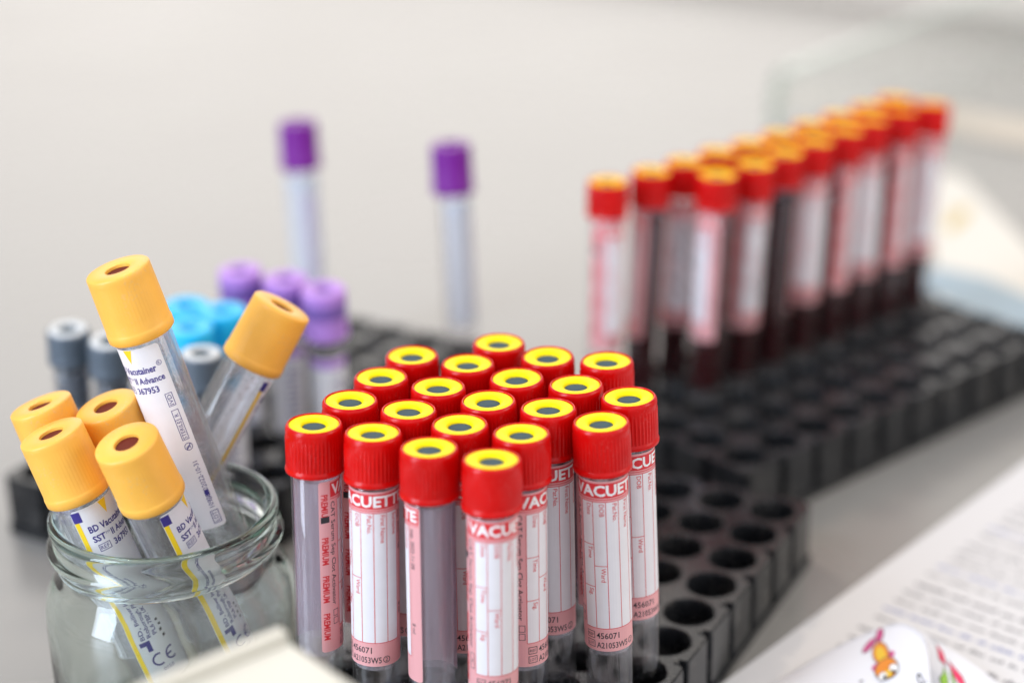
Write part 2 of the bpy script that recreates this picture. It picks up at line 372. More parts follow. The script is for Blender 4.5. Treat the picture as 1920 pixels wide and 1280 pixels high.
def make_rack(label):
    t = empty('test_tube_rack'); bm, (x0, x1, y0, y1) = rack_bm()
    for f in bm.faces:             # top looks up
        if all(abs(v.co.z-RACKH) < 1e-6 for v in f.verts) and f.normal.z < 0: f.normal_flip()
    link('rack_body', bm, 'rack', t, 30)
    bm = bmesh.new(); box(bm, x0-.8, x1+.8, y0-.8, y1+.8, 0.05, 3.195)
    bmesh.ops.bevel(bm, geom=[e for e in bm.edges if abs(e.verts[0].co.z-e.verts[1].co.z) > 1], offset=4, segments=4, affect='EDGES', profile=.5)
    bmesh.ops.bevel(bm, geom=[e for e in bm.edges if e.verts[0].co.z > 3 and e.verts[1].co.z > 3 and len(e.link_faces) == 2 and e.calc_face_angle(0) > 1], offset=.5, segments=2, affect='EDGES')
    link('base_flange', bm, 'rack', t, 40)
    return tag(t, label, 'tube rack', 'black plastic tube racks')
class Grid:
    def __init__(s, ox, oy, ux, uy): s.o = Vector((ox, oy)); s.u = Vector((ux, uy)).normalized(); s.v = Vector((-s.u.y, s.u.x))
    def hole(s, i, j, z=4): q = s.o+s.u*PITCH_MM*i+s.v*PITCH_MM*j; return Vector((q.x, q.y, z))
    def place(s, rack): rack.location = (s.o.x*S, s.o.y*S, 0); rack.rotation_euler = (0, 0, math.atan2(s.u.y, s.u.x))
G1 = Grid(-56.0, 433.8, math.cos(math.radians(27.98)), -math.sin(math.radians(27.98)))
# rack behind on the right: well (0,0) nearest, long side runs to the far right
d2 = math.radians(40.6)
v2 = Vector((math.cos(d2), math.sin(d2)))          # rows
G2 = Grid(81.8, 587.2, v2.y, -v2.x)                 # u = right-hand normal of v; columns counted from the right (0) leftwards
G2.o = Vector((81.8, 587.2)) - G2.u*PITCH_MM*4      # so column 4 is the right-hand one
G3 = Grid(-167.5, 588.0, math.cos(math.radians(31)), -math.sin(math.radians(31)))
rk = make_rack('black rack in front, holding the block of red capped empty tubes'); G1.place(rk)
rk2 = copy_tree(rk); rk2['label'] = 'black rack at the right, two rows of blood filled tubes and empty wells'; G2.place(rk2)
rk3 = copy_tree(rk); rk3['label'] = 'black rack behind the glass jar, under grey, blue and purple capped tubes'; G3.place(rk3)

# ------------------------------------------------------------------ tubes
def tube_bm(R, t, z0, z1, seg=40):
    """hollow tube with a rounded bottom, wall t, outer bottom at z0"""
    o = [(R*math.sin(a), z0+R-R*math.cos(a)) for a in [math.radians(x) for x in (0, 12, 25, 40, 55, 72, 90)]]
    r = R-t; i = [(r*math.sin(a), z0+t+r-r*math.cos(a)) for a in [math.radians(x) for x in (90, 72, 55, 40, 25, 12, 0)]]
    prof = [(0, z0)]+o[1:]+[(R, z1-.4), (R-.3, z1), (r+.3, z1), (r, z1-.4)]+i[:-1]+[(0, z0+t)]
    return lathe(prof, seg)
def liquid_bm(r, z0, z1, seg=32):
    return lathe([(0, z0)]+[(r*math.sin(a), z0+r-r*math.cos(a)) for a in [math.radians(x) for x in (20, 40, 60, 80, 90)]]+[(r, z1), (r-.6, z1-.25), (0, z1-.3)], seg)
def ridge(n, amp, za, zb):
    def m(a, r, z):
        return amp*(0.5+0.5*math.cos(a*n)) if za < z < zb else 0
    return m
def red_cap(parent, H):
    prof = [(5.6, H-13.2), (7.45, H-13.2), (7.85, H-13.0), (7.95, H-12.5), (7.85, H-11.9), (7.55, H-11.5)]
    prof += [(7.44, z) for z in (H-11.3, H-7, H-3.1)]
    prof += [(7.52, H-2.7), (7.6, H-1.6), (7.52, H-.8), (7.3, H-.25), (7.02, H), (6.8, H-.05), (6.66, H-.4), (6.66, H-2.5), (5.6, H-3)]
    c = link('cap', lathe(prof, 180, ridge(45, .24, H-11.4, H-3), closed=True), 'red', parent, 50)
    link('cap_ring', lathe([(6.62, H-2.4), (6.62, H-.42), (6.4, H-.25), (5.2, H-.28), (4.0, H-.42), (3.42, H-.66), (3.22, H-1.1), (3.18, H-2.4)], 64, closed=True), 'ring', c, 50)
    link('stopper', lathe([(0, H-1.0), (1.6, H-1.05), (2.8, H-1.15), (3.16, H-1.3), (3.16, H-2.6), (0, H-2.6)], 40), 'septum', c, 40)
    return c
LW = 27.0
def red_label(blood=False):
    """artwork of the red tube's label, u 0..27, v 0..50.5; materials: 0 white 1 pink 2 red 3 black"""
    F = Flat()
    F.rrect(0, 0, LW, 50.5, .9, 1, 0); F.rrect(0, 0, LW, 50.5, .9, 5, -1)
    px0, cw = 5.8, 3.5; y0, y1 = 7.0, 44.6
    F.rect(px0, y0, px0+5*cw, y1, 0, 1)
    F.rect(3.3, 45.7, LW-.4, 49.9, 2, 1)
    F.text('VACUETTE', 3.7, 46.35, 3.0, 4, 2, width=22.4, bold=.03)
    F.rect(3.3, 45.15, LW-.4, 45.35, 2, 1)
    t = .17
    for k in range(6): F.rect(px0+k*cw-t/2, y0, px0+k*cw+t/2, y1, 2, 2)
    F.rect(px0, y0-t/2, px0+5*cw, y0+t/2, 2, 3); F.rect(px0, y1-t/2, px0+5*cw, y1+t/2, 2, 3)
    H = y1-y0
    for k, fr in ((0, 1/3), (0, 2/3), (1, .5)): F.rect(px0+k*cw, y1-H*fr-t/2, px0+(k+1)*cw, y1-H*fr+t/2, 2, 3)
    for k, fr, s_ in ((0, 0, 'Date'), (0, 1/3, 'Time'), (0, 2/3, 'Sig.'), (1, 0, 'DOB'), (1, .5, 'Ward'), (2, 0, 'Pat.No.'), (3, 0, 'First Name'), (4, 0, 'Surname')):
        F.text(s_, px0+(k+1)*cw-1.45-.25, y1-H*fr-.6, 1.25, 2, 3, rot=-90)
    for k in range(4): F.text('PREMIUM', .75, 43.6-k*11.3+(2 if k else 3.2), 1.75, 2, 1, rot=-90, width=8.0, bold=.03)
    F.rect(.5, 38.6, 2.9, 40.4, 3, 2)
    F.text('CAT Serum Sep Clot Activator', 3.45, 44.4, 1.35, 3, 1, rot=-90, width=30.5, bold=.006)
    F.text('456071', 9.1, 3.9, 1.75, 3, 1, width=6.3, bold=.01)
    F.text('A21053W5', 9.1, 1.0, 1.75, 3, 1, width=8.9, bold=.01)
    for yy, s_ in ((3.7, 'REF'), (1.0, 'LOT')):
        F.frame(6.1, yy, 8.6, yy+2.1, .17, 3, 1); F.text(s_, 6.5, yy+.6, .85, 3, 1, width=1.7)
    F.ringm(19.4, 1.9, 1.0, .18, 3, 1); F.text('2', 19.0, 1.3, 1.2, 3, 1)
    F.text('exp. 2022-11-08', 24.0, 44.0, 1.2, 3, 1, rot=-90, bold=.005); F.text('8 ml', 24.0, 17, 1.2, 3, 1, rot=-90)
    for yy in (8, 10.4): F.frame(3.6, yy, 5.3, yy+2, .15, 3, 1)
    return F.wrap(6.5, 38.2)
MT['back'] = pbr('label_backing', (.84, .80, .90), .5); translucent(MT['back'], .6)
LM = ('white', 'pink', 'lred', 'ink', 'pwhite', 'back')
def make_red():
    t = empty('blood_tube')
    link('tube', tube_bm(6.5, .85, 0, 98), 'pet', t, 60)
    link('brightening_clot_film', lathe([(5.62, 36.5), (5.62, 88)], 40), 'film', t, 60)  # pale film added behind the clear wall so the tube reads brighter
    red_cap(t, 103); link('label', red_label(), LM, t)
    return t
def lean(root, base, top, spin):
    """stands the thing's own z axis from base to top (mm)"""
    ax = (top-base).normalized(); q = Vector((0, 0, 1)).rotation_difference(ax)
    root.matrix_world = Matrix.Translation(base*S) @ q.to_matrix().to_4x4() @ Matrix.Rotation(spin, 4, 'Z')
def face(base, uc, R): return -math.atan2(base.x, base.y) - uc/R
# caps seen in the photo: (column,row): pixel of cap centre, label u facing the camera, label text
FRONT = {
(0,0):((588.4,791.7),-.5,'red capped empty tube beside the glass jar, PREMIUM strip facing out'),
(1,0):((699.4,807.3),16.7,'second red capped tube of the front row from the jar, lettering CUETT'),
(2,0):((804.6,836.8),29.9,'third red capped tube of the front row, its clear unlabelled side facing out'),
(3,0):((922,858),10.7,'nearest red capped empty tube, blurred label, lowest red cap in the photo'),
(0,1):((656.4,748.3),3.0,'red capped empty tube second along the left side, behind the one beside the jar'),
(1,1):((766.2,766),20.0,'red capped empty tube behind the second tube of the front row'),
(2,1):((862,794),11.2,'red capped empty tube behind the gap of the third and fourth front tubes'),
(3,1):((977.5,810),4.9,'red capped empty tube right behind the nearest one, CAT Serum lettering in view'),
(0,2):((714.3,705.3),9.0,'red capped empty tube third along the left side, two caps behind the PREMIUM one'),
(1,2):((821.7,723.4),15.0,'red capped empty tube just left of the middle cap of the block'),
(2,2):((915.5,750),6.0,'red capped empty tube in the very middle of the block'),
(3,2):((1027.9,763),13.8,'red capped empty tube with UET lettering, left of the two at the right edge'),
(4,2):((1127,789),12.3,'red capped empty tube at the right edge, whole label in view reading VACUE'),
(0,3):((772.4,664.7),22.0,'red capped empty tube at the far left end of the left side of the block'),
(1,3):((877,680),4.0,'red capped empty tube directly left of and below the highest cap'),
(2,3):((968.7,707.4),18.0,'red capped empty tube directly below the middle cap of the back three'),
(3,3):((1079.7,719.6),.4,'red capped empty tube whose cap is directly left of the rightmost cap'),
(4,3):((1179,742),9.6,'rightmost red capped empty tube of the block, label reading ACUE'),
(1,4):((935.6,641),8.0,'red capped empty tube with the highest cap of the front block'),
(2,4):((1026.9,667),2.0,'red capped empty tube in the middle of the back row of three'),
(3,4):((1137.7,675),14.0,'red capped empty tube at the right end of the back row, apart from the others')}
proto = make_red(); first = True
for (i, j), ((px, py), uc, lb) in FRONT.items():
    o = proto if first else copy_tree(proto); first = False
    b = G1.hole(i, j); tp_ = at(px, py, 107.0); b = b+(tp_-b)*0  ; lean(o, b, tp_, face(b, uc, 6.5))
    tag(o, lb, 'blood tube', 'red capped empty tubes in the front rack')
# the rack on the right: two rows with blood
BACK = {}
for i, p_ in enumerate([(1140,339),(1222,319),(1285,301),(1346,283),(1407,268),(1463,252),(1522,234),(1576,216),(1630,199),(1679,183)]): BACK[(0, i)] = p_
for i, p_ in enumerate([(1346,325),(1416,305),(1472,284),(1528,263),(1585,242),(1632,222),(1690,202),(1749,190)]): BACK[(1, i+2)] = p_
ORD = ['first', 'second', 'third', 'fourth', 'fifth', 'sixth', 'seventh', 'eighth', 'ninth', 'last']
UC = {(0,0):6,(0,1):27,(0,2):12,(0,3):30,(0,4):31,(0,5):20,(1,2):24.5,(1,3):7,(1,4):33,(1,5):12,(1,6):1,(1,7):11,(1,8):2,(1,9):8}
bm_b = liquid_bm(5.6, .95, 84); bl = None
protoB = None
for (c, j), (px, py) in BACK.items():
    o = copy_tree(proto)
    for ch in list(o.children):
        if ch.name.startswith('brightening_clot_film'): bpy.data.objects.remove(ch); continue
        for g in ch.children:
            if g.name.startswith('cap_ring'):
                if protoB is None: protoB = g.data.copy(); protoB.materials[0] = MT['oring']
                g.data = protoB
    if (c, j) in ((0, 2), (1, 3), (1, 8)):
        Fs = Flat(); rr = random.Random(j)
        for k in range(26):
            x_, y_ = 9+rr.uniform(0, 7), 10+k*1.25; Fs.rect(x_, y_, x_+rr.uniform(.5, 3.2), y_+.45, 0, 4); Fs.rect(x_, y_, x_+.4, y_+rr.uniform(.6, 2.4), 0, 5)
        link('pen_marks', Fs.wrap(6.5, 38.2), 'ink', o)
    if not (c == 0 and j == 0):
        if bl is None: bl = link('blood', bm_b, 'blood', o, 60)
        else:
            b2 = bl.copy(); COL.objects.link(b2); b2.parent = o; b2.scale = (1, 1, rnd.uniform(.84, 1.02))
    b = G2.hole(c, j); lean(o, b, at(px, py, 107.0), face(b, UC.get((c, j), rnd.uniform(0, 28)), 6.5))
    row = 'back row' if c == 0 else 'front row'
    if c == 0 and j == 0: lb = 'red capped tube without blood, leftmost in the right hand rack'
    else:
        k = j if c == 0 else j-2; n = 10 if c == 0 else 8
        nm = ORD[k] if k < n-1 else 'farthest'
        lb = f'blood filled tube with red cap, {nm} from left in the {row} of right rack'
    tag(o, lb, 'blood tube', 'red capped tubes in the right hand rack')

# ---- capped tubes with a plain shield cap (amber, lavender, blue, slate, purple)
def shield_cap(parent, H, rt, rb, h, mcap, mst, hole=3.3, seg=160, ridges=.07, ringmat=None, rings=56):
    z = H-h
    prof = [(rb-2.3, z), (rb-.6, z), (rb-.1, z+.5), (rb-.08, z+2.4), (rb-.17, z+2.8), (rb-.25, z+3.0)]
    n = 5
    for k in range(n): prof.append((rb-.35+(rt-rb+.3)*k/(n-1), z+3.3+(h-3.3-2.2)*k/(n-1)))
    prof += [(rt, H-2.0), (rt, H-.7), (rt-.1, H-.3), (rt-.42, H), (hole+.5, H+.0), (hole+.1, H-.2), (hole, H-.7), (hole, H-4.6), (rb-2.3, H-4.8)]
    c = link('cap', lathe(prof, seg, ridge(rings, ridges, z+3.2, H-2.1), closed=True), mcap, parent, 45)
    link('stopper', lathe([(0, H-1.25), (hole*.6, H-1.2), (hole-.02, H-1.0), (hole-.02, H-4.5), (0, H-4.5)], 40), mst, c, 40)
    if ringmat:
        link('cap_ring', lathe([(rt-.9, H+.03), (rt-1.2, H+.5), (hole+.9, H+.5), (hole+.4, H+.03)], 48, closed=True), ringmat, c, 40)
    return c
def amber_label():
    F = Flat(); W, Hh = 18.6, 57.0      # 0 white 1 yellow 2 navy 3 black
    F.rrect(0, 0, W, Hh, 1.1, 0, 0)
    F.rect(.15, 1.0, 1.5, Hh-3.6, 1, 1); F.rect(.1, Hh-3.6, 2.6, Hh-.5, 2, 1)
    F.poly([(8.2, Hh-.15), (9.6, Hh-4.2), (11.0, Hh-.15)], 1, 1)
    F.text('BD Vacutainer', 3.0, Hh-7.4, 1.9, 2, 1, width=12.9, bold=.028); F.ringm(17.0, Hh-5.5, .75, .13, 2, 1); F.text('R', 16.7, Hh-5.9, .8, 2, 1)
    F.text('SST', 3.0, Hh-10.4, 1.8, 2, 1, width=3.6, bold=.028); F.text('TM', 6.7, Hh-9.4, .7, 2, 1); F.text('II Advance', 8.4, Hh-10.4, 1.8, 2, 1, width=8.8, bold=.025)
    F.frame(3.6, Hh-13.5, 6.9, Hh-11.4, .17, 2, 1); F.text('REF', 4.0, Hh-13.0, 1.15, 2, 1, width=2.4); F.text('367953', 8.0, Hh-13.4, 1.8, 2, 1, width=6.6, bold=.025)
    for k, (s_, L_) in enumerate((('BD, Belliver Industrial Estate', 27), ('Roborough, Plymouth', 18), ('PL6 7BP, UK', 10))):
        F.text(s_, 4.3+k*1.75, 14.5, 1.15, 2, 1, rot=90, width=L_, bold=.012)
    F.rect(2.3, 12.6, 5.2, 13.9, 2, 1); F.rect(3.9, 10.6, 5.2, 12.6, 2, 1)
    F.ringm(5.6, 7.6, 1.9, .5, 2, 1, 60, 300); F.ringm(9.6, 7.6, 1.9, .5, 2, 1, 60, 300); F.rect(8.0, 7.35, 9.6, 7.85, 2, 1)
    F.text('0050', 5.6, 3.6, 1.2, 2, 1, width=3.2)
    # right hand column, reading upwards
    x = W-1.5
    F.frame(W-3.3, Hh-18.6, W-1.3, Hh-14.6, .16, 2, 1); F.text('IVD', x-.25, Hh-18.2, 1.15, 2, 1, rot=90, width=3.1)
    F.frame(W-3.3, Hh-29.2, W-1.3, Hh-19.8, .16, 2, 1); F.text('STERILE', x-.25, Hh-28.9, 1.15, 2, 1, rot=90, width=5.6); F.rect(W-3.3, Hh-23.0, W-1.3, Hh-22.84, 2, 1); F.text('R', x-.25, Hh-21.9, 1.15, 2, 1, rot=90)
    F.ringm(W-2.3, Hh-31.3, 1.15, .18, 2, 1); F.text('2', W-1.8, Hh-31.8, 1.2, 2, 1, rot=90); F.poly([(W-3.1, Hh-32.0), (W-2.9, Hh-32.2), (W-1.5, Hh-30.6), (W-1.7, Hh-30.4)], 2, 2)
    F.text('2022-10-31', x-.1, Hh-44.3, 1.35, 2, 1, rot=90, width=8.2); F.poly([(x-1.4, Hh-46.9), (x-.1, Hh-46.9), (x-.1, Hh-45.3), (x-1.4, Hh-45.3)], 2, 1); F.ringm(x-.75, Hh-48.0, .75, .15, 2, 1)
    F.text('1096830', x-.1, 6.2, 1.4, 2, 1, rot=90, width=6.3); F.frame(W-3.4, 1.2, W-1.1, 5.2, .2, 2, 1); F.text('LOT', x-.15, 1.7, 1.3, 2, 1, rot=90, width=3.0)
    for k in range(4): F.rect(8.8+.35*(k%2), 17.6-k*1.7, 9.6+.35*(k%2), 18.3-k*1.7, 3, 1)
    return F.wrap(7.8, 27.0, step=.85)
def make_amber():
    t = empty('serum_tube')
    link('tube', tube_bm(7.8, .9, 0, 99, 48), 'petf', t, 60)
    link('gel', liquid_bm(6.85, .95, 13), 'gel', t, 60)
    shield_cap(t, 104.5, 8.75, 9.25, 19.3, 'amber', 'rust', 3.35)
    link('label', amber_label(), ('white', 'lyel', 'navy', 'ink'), t)
    return t
Y = [([-104.2,457.9,143.7],[-78.6,460.9,43.0],15.8,'amber capped tube standing tallest in the jar, white label reading Vacutainer'),
([-65.4,490.1,119.8],[-118.4,473.9,31.8],-6.2,'amber capped tube leaning to the right out of the jar, misted inside'),
([-101.2,433.3,104.5],[-75.8,453.6,5.7],1.0,'amber capped tube nearest at the jar front, right of the other front one'),
([-123.5,444.2,102.6],[-92.6,443.7,3.3],4.9,'amber capped tube at the jar front left, CE mark seen through the glass'),
([-130.8,463.4,102.5],[-100.5,457.5,3.1],20,'amber capped tube farthest left, only its cap showing behind another'),
([-111.8,459.3,103.5],[-82.8,469.1,4.1],24,'amber capped tube between the left caps and the tallest tube')]
pa = make_amber()
for k, (tp_, bt, uc, lb) in enumerate(Y):
    o = pa if k == 0 else copy_tree(pa)
    tp_, bt = Vector(tp_), Vector(bt); ax = (tp_-bt).normalized()
    lean(o, tp_-ax*104.5, tp_, 0)
    # spin so that label coordinate uc faces the camera
    loc = o.matrix_world.to_quaternion().inverted() @ (Vector((0, 0, CH))-(tp_*.6+bt*.4))
    phi = math.atan2(loc.x, -loc.y); o.matrix_world = o.matrix_world @ Matrix.Rotation(phi-uc/7.8, 4, 'Z')
    tag(o, lb, 'serum tube', 'amber capped tubes in the glass jar')

def plain_label(R, z0, h, w_, mats, bars=True, strip=1):
    F = Flat(); F.rrect(0, 0, w_, h, .8, 0, 0)
    F.rect(0.2, h-4, w_-.2, h-.4, 1, 1)
    for k in range(int(h/2.4)-3): F.rect(w_*.55, 2+k*2.4, w_*.55+rnd.uniform(3, w_*.36), 2.7+k*2.4, 2, 1)
    return F.wrap(R, z0, step=1.0)
def make_small(kind):
    t = empty({'lav': 'edta_tube', 'cyan': 'citrate_tube', 'slate': 'fluoride_tube'}[kind])
    link('tube', tube_bm(6.4, .8, 0, 72), 'pet', t, 60)
    if kind == 'lav':
        c = shield_cap(t, 77, 7.9, 8.3, 18.5, 'lav', 'lavd', 3.4, 96, .1)
        link('inner_band', lathe([(8.02, 67.5), (8.13, 67.8), (8.09, 72.4), (7.98, 72.8)], 64, closed=True), 'lavm', c, 40)
        link('label', plain_label(6.4, 10, 42, 19, 0), ('white', 'lav', 'navy'), t)
    elif kind == 'cyan':
        shield_cap(t, 77, 8.0, 8.2, 15, 'cyan', 'cyand', 3.4, 96, .1)
        link('label', plain_label(6.4, 12, 42, 19, 0), ('white', 'cyan', 'navy'), t)
    else:
        c = shield_cap(t, 77, 7.2, 7.6, 12, 'slate', 'septum', 3.0, 96, .1, 'greyr')
        link('liner', lathe([(0, 48), (4.8, 48.2), (5.5, 50), (5.5, 63), (0, 63)], 40), 'slate', c, 50)
        link('label', plain_label(6.4, 8, 34, 19, 0), ('white', 'slate', 'ink'), t)
    return t
def small_set(kind, cat, grp, items):
    pr_ = make_small(kind)
    for k, ((i, j), px, spin, lb) in enumerate(items):
        o = pr_ if k == 0 else copy_tree(pr_)
        b = G3.hole(i, j); lean(o, b, at(*px, 81), face(b, spin, 6.4)); tag(o, lb, cat, grp)
small_set('lav', 'blood tube', 'lavender capped tubes in the rear left rack', [
 ((2, 4), (450, 505), 14, 'lavender capped tube farthest left of the three short ones'),
 ((3, 4), (535, 520), 12, 'lavender capped tube between the other two short ones'),
 ((4, 4), (606, 540), 9, 'lavender capped tube nearest the red block, white label below its cap')])
small_set('cyan', 'blood tube', 'sky blue capped tubes in the rear left rack', [
 ((2, 2), (350, 570), 8, 'sky blue capped tube at the back left of three, beside the tallest amber cap'),
 ((3, 2), (418, 580), 12, 'sky blue capped tube at the right of three'),
 ((3, 1), (355, 612), 16, 'sky blue capped tube nearest of three, behind the tallest amber tube')])
small_set('slate', 'blood tube', 'grey capped tubes in the rear left rack', [
 ((1, 0), (127, 617), 9, 'dark grey capped tube standing leftmost, behind the low amber caps'),
 ((2, 0), (205, 638), 5, 'dark grey capped tube right of the leftmost one'),
 ((4, 0), (377, 662), 11, 'dark grey capped tube seen between the two tall amber tubes')])
def make_purple():
    t = empty('edta_tube'); link('tube', tube_bm(6.5, .85, 0, 98), 'pet', t, 60)
    prof = [(5.6, 84.5), (8.1, 84.5), (8.4, 85), (8.4, 87), (8.1, 87.4), (8.0, 100.5), (7.8, 103.2), (7.3, 104), (3.2, 104), (3.1, 102), (0, 102)]
    link('cap', lathe(prof, 96), 'purple', t, 40)
    link('label', plain_label(6.5, 30, 52, 20, 0), ('pblue', 'pblue', 'lav'), t)
    return t
pp = make_purple()
for k, ((i, j), px, spin, lb) in enumerate([((0, 9), (558, 232), 11, 'tall deep purple capped tube at the far left, pale blue label'), ((4, 9), (845, 274), 4, 'tall deep purple capped tube standing nearer the middle of the photo')]):
    o = pp if k == 0 else copy_tree(pp); b = G3.hole(i, j)+Vector((-2.2 if k == 0 else 0, 0, 0)); lean(o, b, at(*px, 107), face(b, spin, 6.5)); tag(o, lb, 'blood tube', 'tall purple capped tubes')

# ------------------------------------------------------------------ glass jar
t = empty('glass_jar', (-98.5, 458, 0))
J = 73.0
outer = [(0, 1.0), (20, 1.0), (28, .3), (32, .9), (34.6, 3.2), (35.5, 7), (35.6, 20), (35.6, 40), (35.3, 46), (34.2, 50.5), (32.4, 54), (30.9, 56.6), (30.4, 59),
         (30.5, 61), (31.6, 62.3), (32.7, 63.4), (32.9, 64.6), (32.2, 65.7), (31.1, 66.6), (30.9, 68.2), (31.3, 69.6), (31.9, 70.9), (31.9, 72.0), (31.2, 72.8), (30.2, 73.0)]
inner = [(29.2, 72.6), (28.5, 71.6), (28.3, 69), (28.2, 60), (28.6, 56.5), (30.0, 53.2), (31.8, 49.5), (32.9, 45.5), (33.2, 40), (33.2, 12), (32.4, 8), (30, 5.4), (25, 4.4), (15, 5.0), (0, 5.4)]
link('jar_body', lathe(outer+inner, 128), 'jar', t, 80)
# raised screw thread that climbs round the neck
bm = bmesh.new()
for st, sweep, z0 in ((200, 150, 59.3), (20, 150, 59.3)):
    prev = None; n = 60
    for k in range(n+1):
        fr = k/n; a = math.radians(st+sweep*fr); z = z0+2.6*fr; wdt = 1.15*math.sin(math.pi*min(1, max(.02, fr)))**.35
        ring = []
        for q in range(8):
            b = 2*math.pi*q/8; rr = 30.35+wdt*.95*math.cos(b); ring.append(bm.verts.new((rr*math.cos(a), rr*math.sin(a), z+wdt*.9*math.sin(b))))
        if prev:
            for q in range(8): bm.faces.new((prev[q], prev[(q+1) % 8], ring[(q+1) % 8], ring[q]))
        else: bm.faces.new(ring)
        prev = ring
    bm.faces.new(prev)
bmesh.ops.recalc_face_normals(bm, faces=bm.faces)
link('screw_thread', bm, 'jar', t, 80)
tag(t, 'open glass jar with a screw neck, holding the amber capped tubes', 'jar')

# ------------------------------------------------------------------ open box in the foreground
c0 = Vector((-52.6, 350.5)); dl = Vector((-.775, -.632)).normalized(); dr = Vector((.655, -.755)).normalized()
def boxpt(a, b, z): q = c0+dl*a+dr*b; return (q.x, q.y, z)
t = empty('cardboard_box', (c0.x, c0.y, 0))
bm = bmesh.new(); LA, LB, TH, HB = 74, 62, 3.6, 98
def slab(bm, a0, a1, b0, b1, z0, z1):
    v = [bm.verts.new(tuple(Vector(boxpt(a, b, z))-Vector((c0.x, c0.y, 0)))) for z in (z0, z1) for a, b in ((a0, b0), (a1, b0), (a1, b1), (a0, b1))]
    for f in ((3, 2, 1, 0), (4, 5, 6, 7), (0, 1, 5, 4), (1, 2, 6, 5), (2, 3, 7, 6), (3, 0, 4, 7)): bm.faces.new([v[i] for i in f])
for name, ar, zz in (('raised_rim', (0, LA, 0, TH), (2, HB)), ('side_wall', (0, 1.6, TH, LB), (2, HB-4)), ('side_wall', (0, LA, LB, LB+1.6), (2, HB-4)), ('side_wall', (LA-1.6, LA, TH, LB), (2, HB-4)), ('top_panel', (0, LA, TH, LB+1.6), (HB-3.95, HB-2.6))):
    bm = bmesh.new(); slab(bm, *ar, *zz); bmesh.ops.recalc_face_normals(bm, faces=bm.faces)
    bmesh.ops.bevel(bm, geom=bm.edges[:], offset=.5, segments=2, affect='EDGES'); link(name, bm, 'carton', t, 40)
bm = bmesh.new(); slab(bm, 0, LA, 0, LB+1.6, .05, 1.95); bmesh.ops.recalc_face_normals(bm, faces=bm.faces); link('box_floor', bm, 'carton', t)
tag(t, 'blurred cream cardboard box with a raised rim in the near foreground', 'box')

# ------------------------------------------------------------------ form, stickers, leaflet, strip, pane
E0 = Vector((62.4, 475.0)); e1_ = (Vector((191.6, 619.4))-E0).normalized(); e2_ = Vector((e1_.y, -e1_.x))
t = empty('paper_form', (E0.x, E0.y, 0))
t.rotation_euler = (0, 0, math.atan2(e2_.y, e2_.x))     # local x = across the lines, local y = along the left edge
bm = bmesh.new(); nx, ny = 20, 28; W_, H_ = 210, 297
def wav(x, y): return .35+.5*math.sin(x*.03)*math.sin(y*.02+1)+.45
vv = [[bm.verts.new((W_*i/nx, -60+H_*j/ny, wav(W_*i/nx, -60+H_*j/ny))) for i in range(nx+1)] for j in range(ny+1)]
for j in range(ny):
    for i in range(nx): bm.faces.new((vv[j][i], vv[j][i+1], vv[j+1][i+1], vv[j+1][i]))
r = bmesh.ops.extrude_face_region(bm, geom=bm.faces[:]); bmesh.ops.translate(bm, verts=[v for v in r['geom'] if isinstance(v, bmesh.types.BMVert)], vec=(0, 0, -.12))
bmesh.ops.recalc_face_normals(bm, faces=bm.faces); link('sheet', bm, 'paper', t, 60)
F = Flat(); y = 222
rows = 0
while y > 12:
    x = 14+rnd.uniform(0, 1.5); big = rows % 5 == 4; mi = 1 if rows % 5 == 2 else 0
    end = 14+(120 if big else rnd.uniform(90, 175)); hgt = 2.6 if big else 1.9
    while x < end:
        w_ = rnd.uniform(3, 12); n = max(2, int(w_/1.25))
        for k in range(n):
            F.rect(x+k*w_/n, y, x+(k+.72)*w_/n, y+hgt*rnd.choice((.6, .62, .65, 1)), mi, 1)
        x += w_+1.6
    y -= 6.6 if rows % 5 != 3 else 9; rows += 1
for v in F.bm.verts: v.co.z = wav(v.co.x, v.co.y)+.12
link('printed_lines', F.bm, ('grey', 'blueink'), t)
tag(t, 'white printed form with blurred lines lying on the table at the right', 'paper')

PM = ('orange', 'gold', 'magenta', 'ink', 'pwhite', 'rose', 'lime', 'tape')
FISH = (29.5, 14.0, math.radians(35))
def fish(F, cx, cy, rot, k=1.0):
    def T(x, y): return (cx+k*(x*math.cos(rot)-y*math.sin(rot)), cy+k*(x*math.sin(rot)+y*math.cos(rot)))
    def el(x, y, rx, ry, mi, l, r=0): p = T(x, y); F.ell(p[0], p[1], rx*k, ry*k, mi, l, rot+r, 22)
    el(-2.0, 8.4, 2.5, 1.3, 3, 1, .35+math.pi); el(1.6, 9.2, 2.2, 1.25, 3, 1, 1.1)
    el(-2.0, 8.4, 2.25, 1.05, 2, 2, .35+math.pi); el(1.6, 9.2, 1.95, 1.0, 2, 2, 1.1)
    el(-2.3, .9, 1.2, 1.0, 2, 2); el(2.4, 2.0, 1.1, .9, 2, 2)
    el(.1, 3.9, 2.3, 3.6, 3, 3); el(.1, 3.9, 2.05, 3.35, 0, 4); el(0, 3.6, 1.3, 2.4, 1, 5)
    el(0, -1.0, 3.2, 2.9, 3, 6); el(0, -1.0, 2.95, 2.65, 0, 7)
    el(-1.5, -2.6, 1.3, 1.2, 3, 8); el(-1.5, -2.6, 1.1, 1.0, 4, 9); el(1.7, -1.9, 1.3, 1.25, 3, 8); el(1.7, -1.9, 1.1, 1.05, 4, 9)
    el(-1.2, -3.0, .5, .5, 3, 10); el(1.3, -2.6, .5, .5, 3, 10); el(0, -2.6, .9, 1.0, 1, 9)
